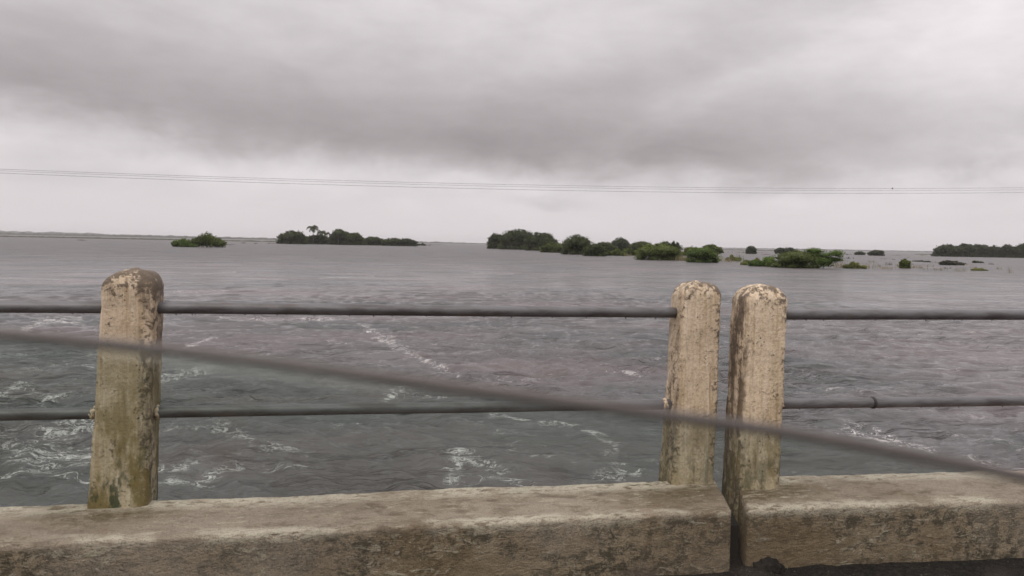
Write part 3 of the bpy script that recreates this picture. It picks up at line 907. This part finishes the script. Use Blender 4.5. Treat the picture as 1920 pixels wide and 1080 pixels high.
# (kind, px, base, width, top, material, shape, group, label)
PL = [
 (S_, 346, 463, 44, 447, M_LEAF_BRIGHT, 'low', LB, 'small light green bush at the left foot of the lone flooded bush'),
 (S_, 382, 463.5, 70, 437, M_, 'right_peak', LB, 'lone dome-shaped green bush standing in open flood water at left'),
 # middle island
 (T_, 548, 457.5, 56, 436, D_, 'dome', ISM, 'rounded dark tree at the left end of the middle island'),
 (S_, 594, 458, 62, 443, D_, 'dome', ISM, 'dark broad bush under the tall palm of the middle island'),
 (T_, 640, 459, 46, 434, D_, 'dome', ISM, 'tall ragged tree right of the palms on the middle island'),
 (T_, 663, 459.5, 36, 439, D_, 'dome', ISM, 'round-headed dark tree just right of the ragged tall one'),
 (S_, 700, 460, 42, 446, D_, 'dome', ISM, 'low dark bush in the saddle of the middle island'),
 (S_, 737, 461, 44, 448, D_, 'dome', ISM, 'low rounded bush second from the right end of the middle island'),
 (S_, 763, 461.5, 38, 449, B_, 'dome', ISM, 'greyish low bush at the right end of the middle island'),
 (S_, 790, 460.5, 14, 456, B_, 'low', ISM, 'tiny detached bush just off the right tip of the middle island'),
 # right island
 (T_, 931, 466.5, 34, 442, D_, 'dome', ISR, 'dark tree at the left tip of the long island, leaning over the water'),
 (T_, 972, 468, 74, 435, D_, 'dome', ISR, 'tallest broad dark tree of the long island'),
 (T_, 1014, 470, 62, 440, D_, 'dome', ISR, 'round green tree right of the tallest one on the long island'),
 (S_, 1042, 473.5, 56, 457, M_, 'dome', ISR, 'low green bush in front, between the two domed trees'),
 (T_, 1081, 477, 56, 445, D_, 'dome', ISR, 'umbrella-shaped domed tree standing clear of its neighbours'),
 (S_, 1132, 475, 50, 457, D_, 'dome', ISR, 'dark bush half hidden behind the round waterside bush'),
 (S_, 1115, 480, 42, 460, D_, 'dome', ISR, 'round dark bush at the waterline right of the umbrella-shaped tree'),
 (T_, 1163, 472, 36, 449, B_, 'dome', ISR, 'small pointed tree rising behind the middle of the long island'),
 (S_, 1152, 479.5, 40, 466, M_, 'low', ISR, 'olive scrub at the waterline below the small pointed tree'),
 (S_, 1203, 478, 50, 456, D_, 'dome', ISR, 'dark bush behind the left end of the wide waterside bush'),
 (S_, 1178, 479, 34, 465, M_, 'low', ISR, 'thin olive scrub beside the sandy gap of the island'),
 (S_, 1250, 481, 52, 457, D_, 'dome', ISR, 'dark bush directly behind the wide waterside bush'),
 (S_, 1234, 487.5, 84, 461, M_, 'dome', ISR, 'wide dark green bush hanging over the water in mid island'),
 (T_, 1266, 486, 16, 455, B_, 'tall', ISR, 'slim grey-green upright tree at the right of the wide bush'),
 (S_, 1301, 480, 60, 459, M_, 'low', ISR, 'loose green bushes behind the bright waterside bush'),
 (T_, 1337, 480, 36, 458, M_, 'tall', ISR, 'open leafy small tree at the right tip of the long island'),
 (S_, 1317, 492, 58, 467, BR, 'dome', ISR, 'bright green rounded bush at the water, right part of the long island'),
 (S_, 1374, 489, 22, 477, YE, 'low', LB, 'pale yellowish weeds just right of the long island'),
 # right group
 (S_, 1408, 476, 19, 463.5, B_, 'dome', LB, 'small dark round bush far behind the pale weeds'),
 (S_, 1464, 475.5, 22, 466, B_, 'dome', LB, 'dark distant bush behind the big willow bush, left of two'),
 (S_, 1480, 475, 22, 465.5, B_, 'dome', LB, 'dark distant bush behind the big willow bush, right of two'),
 (S_, 1411, 497, 44, 483, YE, 'low', LB, 'yellow-green marsh growth at the left foot of the big willow bush'),
 (S_, 1455, 500, 84, 481, M_LEAF_BRIGHT, 'low', LB, 'low spreading left part of the big willow thicket'),
 (S_, 1492, 502, 90, 474, M_, 'dome', LB, 'dense green middle bush of the big willow thicket'),
 (S_, 1543, 503, 70, 467, BR, 'tall', LB, 'tall feathery light green willow at the right of the thicket'),
 (S_, 1612, 478, 19, 472.5, B_, 'dome', LB, 'smaller of two dark mounds in the water right of the thicket'),
 (S_, 1643, 479.5, 28, 470.5, B_, 'dome', LB, 'larger of two dark mounds in the water right of the thicket'),
 (S_, 1602, 503.5, 36, 490, YE, 'low', LB, 'yellow-green weeds half drowned beside the willow thicket'),
 (S_, 1696, 503, 20, 488, M_, 'dome', LB, 'small rounded olive bush alone in the drowned reeds'),
 (S_, 1722, 490.5, 20, 488, B_, 'low', LB, 'thin dark floating weed patch right of the small olive bush'),
 (S_, 1738, 491.5, 12, 488.5, B_, 'low', LB, 'tiny dark weed patch next to the thin floating one'),
 (S_, 1782, 497, 42, 487, M_SHORE, 'low', LB, 'wide brownish weed patch in front of the far right island'),
 (S_, 1831, 493, 16, 488.5, B_, 'low', LB, 'small dark weed clump right of the brownish weed patch'),
 (S_, 1836, 507.5, 28, 502, YE, 'low', LB, 'nearest low yellowish weed patch at far right'),
 # far right island
 (T_, 1776, 481, 54, 461.5, B_, 'dome', ISF, 'dark broad tree at the left end of the far right island'),
 (T_, 1808, 481.5, 46, 460.5, B_, 'dome', ISF, 'second tree from the left end of the far right island'),
 (T_, 1838, 482, 38, 461.5, B_, 'dome', ISF, 'narrow domed tree in the middle of the far right island'),
 (T_, 1864, 482.5, 34, 464, B_, 'dome', ISF, 'lower tree filling the dip of the far right island'),
 (T_, 1888, 483, 42, 462, B_, 'dome', ISF, 'tree just inside the right picture edge on the far island'),
 (T_, 1922, 483.5, 48, 460.5, B_, 'dome', ISF, 'tree cut by the right picture edge on the far island'),
 (T_, 1965, 484.5, 48, 463, B_, 'dome', ISF, 'tree just beyond the right picture edge on the far island'),
]
for (k, px, ba, w, top, mat, sh, grp, lab) in PL:
    plant(k[0], k[1], lab, px, ba, w, top, mat, grp, sh, dens=(.55 if sh == 'tall' and mat is BR else 1.0))

# palms
def palm(px, base, top, label, nf, seed, fr=None):
    g0 = on_z(px, base, 0); mpp = g0.y / FPX; H = (base - top) * mpp
    r = random.Random(seed)
    root = empty('palm_tree', g0); tag(root, label, 'palm', ISM)
    L_ = fr or H * .46
    zt = H - L_ * .45
    vs, fs = tube([(0, 0, -.3), (.25, 0, zt * .4), (.1, 0, zt * .75), (0, 0, zt)], [.30, .24, .2, .2], 8)
    mesh_obj('trunk', vs, fs, M_BARK, root)
    V, Fc, tone = [], [], []
    for i in range(nf):
        a = 2 * PI * i / nf + r.uniform(-.2, .2); up = r.uniform(.1, 1.3); ll = L_ * r.uniform(.8, 1.15)
        dx, dy = math.cos(a), math.sin(a)
        pts = []
        x = z = 0; ang = up
        for s_ in range(9):
            pts.append(Vector((dx * x, dy * x, zt + z)))
            x += math.cos(ang) * ll / 8; z += math.sin(ang) * ll / 8; ang -= (.22 + .05 * s_)
        sd_ = Vector((-dy, dx, 0))
        for s_ in range(8):
            p, q = pts[s_], pts[s_ + 1]
            for side in (-1, 1):
                wdt = ll * .22 * math.sin(PI * (s_ + .8) / 9.3)
                o_ = len(V)
                V += [p, q, q + sd_ * side * wdt + Vector((0, 0, -wdt * .75)), p + sd_ * side * wdt * .8 + Vector((0, 0, -wdt * .6))]
                # gap between leaflets
                V[o_ + 1] = p.lerp(q, .72); V[o_ + 2] = V[o_ + 2].lerp(V[o_ + 3], .35)
                Fc.append((o_, o_ + 1, o_ + 2, o_ + 3)); tone.append(r.random() * .6)
    o = mesh_obj('crown', V, Fc, D_, root)
    at = o.data.attributes.new('leaf_tone', 'FLOAT', 'FACE'); at.data.foreach_set('value', tone)
palm(587, 458, 421, 'tall drooping palm standing above the middle island', 17, 4)
palm(602, 458, 429, 'shorter palm close to the right side of the tall palm', 14, 9)
palm(612, 458, 434, 'lowest of the three palms on the middle island', 12, 12)
palm(634, 459, 430.5, 'palm with a flat crown among the ragged tree of the middle island', 14, 22)

# reeds and drowned twigs: each clump a thing
def reeds(px, base, w, hpx, label, mat, n, seed, lean=.25, name='reed_clump', cat='reeds', grp='reed clumps in the flood water'):
    g0 = on_z(px, base, 0); mpp = g0.y / FPX; W = w * mpp; H = hpx * mpp
    r = random.Random(seed); V, Fc, tone = [], [], []
    th = max(.02, mpp * .30)
    for i in range(n):
        x = r.gauss(0, .28) * W; y = r.gauss(0, .3) * min(W, 4); h = H * r.uniform(.4, 1.0)
        lx = r.uniform(-lean, lean) * h; a = r.random() * PI
        c_, s_ = math.cos(a) * th, math.sin(a) * th
        o_ = len(V)
        V += [(x - c_, y - s_, -.1), (x + c_, y + s_, -.1), (x + c_ * .7 + lx * .4, y + s_ * .7, h * .55), (x - c_ * .7 + lx * .4, y - s_ * .7, h * .55), (x + lx, y, h)]
        Fc += [(o_, o_ + 1, o_ + 2, o_ + 3), (o_ + 3, o_ + 2, o_ + 4)]; t_ = r.random(); tone += [t_, t_]
    o_ = len(V); nn = 18                                  # the matted roots just under the surface
    V += [(math.cos(2 * PI * i / nn) * W * .75, math.sin(2 * PI * i / nn) * min(W, 4) * .9, -.06) for i in range(nn)] + [(0, 0, -.12)]
    for i in range(nn): Fc.append((o_ + i, o_ + (i + 1) % nn, o_ + nn)); tone.append(.1)
    o = mesh_obj(name, V, Fc, mat); o.location = g0
    at = o.data.attributes.new('leaf_tone', 'FLOAT', 'FACE'); at.data.foreach_set('value', tone)
    tag(o, label, cat, grp)
reeds(1284, 489, 26, 13, 'tan dry reeds between the wide bush and the bright bush', M_REED, 260, 1, .12)
reeds(1172, 480, 22, 7, 'short tan reeds by the sandy gap of the long island', M_REED, 120, 2, .12)
reeds(1366, 491, 20, 10, 'sparse dry reeds off the right tip of the long island', M_REED, 60, 3)
reeds(1384, 490, 14, 15, 'greenish reeds left of the yellow-green marsh growth', M_LEAF_YEL, 80, 4)
reeds(1614, 503, 34, 14, 'grey drowned twigs right beside the willow thicket weeds', M_REED, 70, 5, .35)
reeds(1572, 502, 30, 18, 'bare grey twigs under the right end of the willow', M_REED, 80, 6, .35)
reeds(1660, 505, 44, 10, 'thin scattered reeds left of the small olive bush', M_REED, 60, 7, .3)
reeds(1716, 503, 30, 9, 'brownish reeds just right of the small olive bush', M_REED, 70, 8, .3)
reeds(1760, 507, 44, 8, 'faint sparse reeds below the brownish weed patch', M_REED, 45, 9, .3)
reeds(1800, 509, 34, 12, 'tall sparse reeds left of the nearest weed patch', M_REED, 30, 10, .4)
reeds(1893, 512, 12, 16, 'single drowned twig cluster near the right picture edge', M_REED, 14, 11, .5)
reeds(1345, 490, 22, 24, 'long leafy shoots at the right tip of the long island', M_LEAF_YEL, 40, 12, .4)
reeds(1400, 474, 60, 3, 'low thin grass line behind the pale weeds', M_REED, 160, 13, .2)

WISP = 'tiny isolated wisp of drowned grass in the shallow flood right of the willow thicket'
for i, (x_, y_, w_, h_) in enumerate([(1590, 485, 16, 5), (1634, 492, 14, 6), (1655, 486, 18, 3), (1668, 497, 12, 8), (1683, 499, 10, 7), (1646, 500, 12, 6), (1705, 496, 12, 5),
                                    (1745, 500, 18, 5), (1756, 493, 14, 4), (1775, 504, 16, 5), (1812, 497, 18, 4), (1826, 503, 10, 5), (1858, 496, 14, 4),
                                    (1872, 505, 12, 6), (1700, 483, 20, 2.5), (1590, 478, 14, 3), (1730, 479, 16, 2.5), (1545, 480, 10, 3), (1685, 479, 20, 2)]):
    reeds(x_, y_, w_, h_, WISP, M_REED if i % 3 else M_SHORE, 26, 40 + i, .3)
# half-drowned branches and debris
def debris(px, py, w, label, seed):
    g0 = on_z(px, py, 0); mpp = g0.y / FPX; W = w * mpp
    r = random.Random(seed); vs, fs = [], []
    for i in range(9):
        x = r.uniform(-.5, .35) * W; y = r.uniform(-1, 1); L_ = W * r.uniform(.2, .5); h = mpp * r.uniform(.6, 2.2)
        v, f = tube([(x, y, -.05), (x + L_ * .5, y, h * .6), (x + L_, y + .4, h)], [mpp * .35, mpp * .28, mpp * .1], 5)
        o_ = len(vs); vs += v; fs += [tuple(i_ + o_ for i_ in q) for q in f]
    o = mesh_obj('drowned_branch', vs, fs, M_TWIG); o.location = g0
    tag(o, label, 'branch', 'branches sticking out of the flood water')
debris(428, 459.5, 30, 'low branches in the water just right of the lone bush', 1)
debris(456, 456, 8, 'tiny dark branch between the lone bush and the middle island, leftmost of three', 2)
debris(478, 457, 8, 'tiny dark branch between the lone bush and the middle island, middle of three', 3)
debris(507, 457, 14, 'tiny dark branch touching the left of the middle island, rightmost of three', 4)
debris(151, 451, 14, 'small dark branch on the water at far left', 5)
debris(800, 461, 14, 'branch trailing off the right tip of the middle island', 6)
debris(1438, 478, 22, 'dark branches lying in the water behind the willow thicket', 7)
debris(1676, 487, 8, 'single dark snag above the drowned reeds', 8)

# far banks: continuous strips of scrub, one mass each
def strip(name, pts, hpx, mat, kind, depth, n, seed, up=1.0):
    """pts: picture points of the waterline; hpx: height in pixels"""
    r = np.random.default_rng(seed)
    P = [on_z(x, y, 0) for x, y in pts]
    V, Fc, tone = [], [], []
    seg = len(P) - 1
    # solid low body with an uneven top, built as a rounded bank
    nn = n
    rows = 5
    for i in range(nn + 1):
        t_ = i / nn * seg; k = min(int(t_), seg - 1); f = t_ - k
        p = P[k].lerp(P[k + 1], f); mpp = p.y / FPX
        hh = (hpx[k] * (1 - f) + hpx[k + 1] * f) * mpp
        nz = .75 + .30 * mnoise.noise(Vector((i * .13, seed, 0))) + .28 * mnoise.noise(Vector((i * .45, seed, 2)))
        out = Vector((p.x, p.y, 0)).normalized()
        for j in range(rows):
            a = PI * j / (rows - 1)
            dd = -math.cos(a) * .5 + .5
            z = math.sin(a) * hh * nz - .05
            V.append(p + out * depth * dd + Vector((0, 0, z)))
    for i in range(nn):
        for j in range(rows - 1):
            a = i * rows + j; Fc.append((a, a + rows, a + rows + 1, a + 1)); tone.append(float(r.random()))
    o = mesh_obj(name, V, Fc, mat)
    at = o.data.attributes.new('leaf_tone', 'FLOAT', 'FACE'); at.data.foreach_set('value', tone)
    return o
def sy(x, off): return 456.5 + .0192 * (x - 960) + off
o = strip('marsh_bank', [(x, sy(x, 6.0 - 1.2 * (x > 500))) for x in (-400, 0, 250, 500, 700, 830)], [3.4, 3.4, 3.4, 3.0, 2.6, .8], M_SHORE, 's', 25, 500, 3)
tag(o, 'thin dark line of drowned marsh scrub far across the water at left', 'marsh scrub', kind='stuff')
o = strip('distant_wood', [(x, sy(x, 2.0)) for x in (-500, 0, 200, 400, 600, 840, 960)], [6.5, 6.0, 6.0, 5.5, 4.5, 3.0, .8], M_FAR, 's', 200, 700, 5)
tag(o, 'hazy grey band of distant woods on the far bank at left', 'distant wood', kind='stuff')
o = strip('marsh_bank', [(x, sy(x, 4.5)) for x in (1350, 1420, 1500, 1560)], [1.6, 2.0, 1.6, .6], M_SHORE, 's', 25, 200, 8)
tag(o, 'thin dark line of drowned scrub behind the right-hand bushes', 'marsh scrub', kind='stuff')
o = strip('marsh_bank', [(x, sy(x, 6.0)) for x in (1715, 1735, 1760)], [1.2, 1.8, 1.8], M_SHORE, 's', 20, 60, 9)
tag(o, 'short low scrub line touching the far right island', 'marsh scrub', kind='stuff')
o = strip('distant_wood', [(x, sy(x, 1.4)) for x in (1330, 1500, 1700, 1920, 2100)], [1.4, 2.6, 2.8, 3.0, 3.0], M_FAR, 's', 200, 400, 12)
tag(o, 'faint hazy distant bank on the horizon at right', 'distant wood', kind='stuff')
hl = strip('hills', [(x, sy(x, .95)) for x in (-700, -200, 0, 150, 320, 520)], [10, 9.5, 8.5, 7.2, 4.0, .4], M_FAR, 's', 900, 120, 15)
tag(hl, kind='structure')

# ------------------------------------------------------------------ partly lowered car side window the picture is taken through
EDGE = [(-420, 602), (-200, 612), (0, 630), (240, 652), (480, 681), (720, 713), (960, 745), (1200, 776), (1440, 808), (1600, 836), (1760, 866), (1920, 897), (2150, 948), (2350, 1000)]
def make_window():
    y0 = .26
    top = [at_y(px, py, y0) for px, py in EDGE]
    # densify
    E = []
    for i in range(len(top) - 1):
        for k in range(6): E.append(top[i].lerp(top[i + 1], k / 6))
    E.append(top[-1])
    for _ in range(6): E = [E[0]] + [(E[i - 1] + E[i] * 2 + E[i + 1]) / 4 for i in range(1, len(E) - 1)] + [E[-1]]
    root = empty('car_window', (0, y0, CAM_H - .35))
    tag(root, 'partly lowered greenish car side window with rain spots, its top edge slanting across the view', 'car window')
    base = Vector(root.location)
    rows = 26; L_ = .42; T = .004
    vs = []
    for side in (0, 1):
        for j in range(rows + 1):
            t_ = j / rows
            yy = .16 * (t_ * L_ / .42) ** 1.0 * .8 - .02 * math.sin(PI * t_)      # curved glass leaning outwards below
            for p in E:
                vs.append(Vector((p.x, p.y + yy + side * T, p.z - t_ * L_)) - base)
    n = len(E); fs = []; off = (rows + 1) * n
    for j in range(rows):
        for i in range(n - 1):
            a = j * n + i
            fs.append((a, a + 1, a + n + 1, a + n)); fs.append((off + a, off + a + n, off + a + n + 1, off + a + 1))
    for i in range(n - 1):
        fs.append((i, off + i, off + i + 1, i + 1)); b_ = rows * n + i; fs.append((b_, b_ + 1, off + b_ + 1, off + b_))
    for j in range(rows):
        a = j * n; fs.append((a, a + n, off + a + n, off + a)); a = j * n + n - 1; fs.append((a, off + a, off + a + n, a + n))
    mt = bpy.data.materials.new('tinted_wet_glass'); mt.use_nodes = True
    nt = mt.node_tree; nt.nodes.clear(); g = G(nt)
    t = N(nt, 'ShaderNodeTexCoord'); ob = t.outputs['Object']
    tr = N(nt, 'ShaderNodeBsdfTransparent'); tr.inputs[0].default_value = (.825, .868, .842, 1)
    gl = N(nt, 'ShaderNodeBsdfGlossy'); gl.inputs['Roughness'].default_value = .03
    fr = N(nt, 'ShaderNodeFresnel'); fr.inputs[0].default_value = 1.25
    m1 = N(nt, 'ShaderNodeMixShader'); g.L(g.mul(fr.outputs[0], .5), m1.inputs[0]); g.L(tr.outputs[0], m1.inputs[1]); g.L(gl.outputs[0], m1.inputs[2])
    df = N(nt, 'ShaderNodeBsdfDiffuse'); df.inputs[0].default_value = (.15, .12, .105, 1)
    film = g.ramp(g.noise(ob, 9, 4, .6), .42, .68, .0, .10)
    sp = N(nt, 'ShaderNodeTexVoronoi'); g.L(ob, sp.inputs['Vector']); sp.inputs['Scale'].default_value = 24; sp.inputs['Randomness'].default_value = 1
    spot = g.mul(g.ramp(sp.outputs['Distance'], .24, .08), g.ramp(g.noise(ob, 12, 2, .5), .48, .58))
    spot = g.mul(spot, .38)
    m2 = N(nt, 'ShaderNodeMixShader'); g.L(g.math('MAXIMUM', film, spot), m2.inputs[0]); g.L(m1.outputs[0], m2.inputs[1]); g.L(df.outputs[0], m2.inputs[2])
    out = N(nt, 'ShaderNodeOutputMaterial'); g.L(m2.outputs[0], out.inputs[0])
    gp_ = mesh_obj('glass_pane', vs, fs, mt, root, smooth=True)
    # dark ground edge with a thin rubber lip
    v2, f2 = tube([p - base + Vector((0, T / 2, .0003)) for p in E], .0021, 10)
    mt2, g2, b2, t2, o2 = new_mat('window_edge'); 
    xg = g2.xyz(t2.outputs['Object'])[0]
    g2.L(g2.mix(g2.noise(t2.outputs['Object'], 60, 3, .6), (.050, .042, .038), (.095, .080, .072)), b2.inputs['Base Color'])
    b2.inputs['Roughness'].default_value = .5
    mesh_obj('window_edge', v2, f2, mt2, root, smooth=True)
make_window()

# ------------------------------------------------------------------ rainy air
HZ = 9600; ztop = 46.0; zb = -1.0
vs = [(x, y, z) for x in (-HZ, HZ) for y in (-HZ, HZ) for z in (zb, ztop)]
fs = [(0, 1, 3, 2), (4, 6, 7, 5), (0, 4, 5, 1), (2, 3, 7, 6), (0, 2, 6, 4), (1, 5, 7, 3)]
hz = mesh_obj('haze', vs, fs, None); tag(hz, kind='stuff')
hm = bpy.data.materials.new('rainy_air'); hm.use_nodes = True; nt = hm.node_tree; nt.nodes.clear()
pv = N(nt, 'ShaderNodeVolumePrincipled'); pv.inputs['Color'].default_value = (.9, .88, .9, 1); pv.inputs['Density'].default_value = .00007
ho = N(nt, 'ShaderNodeOutputMaterial'); nt.links.new(pv.outputs[0], ho.inputs['Volume'])
hz.data.materials.append(hm)
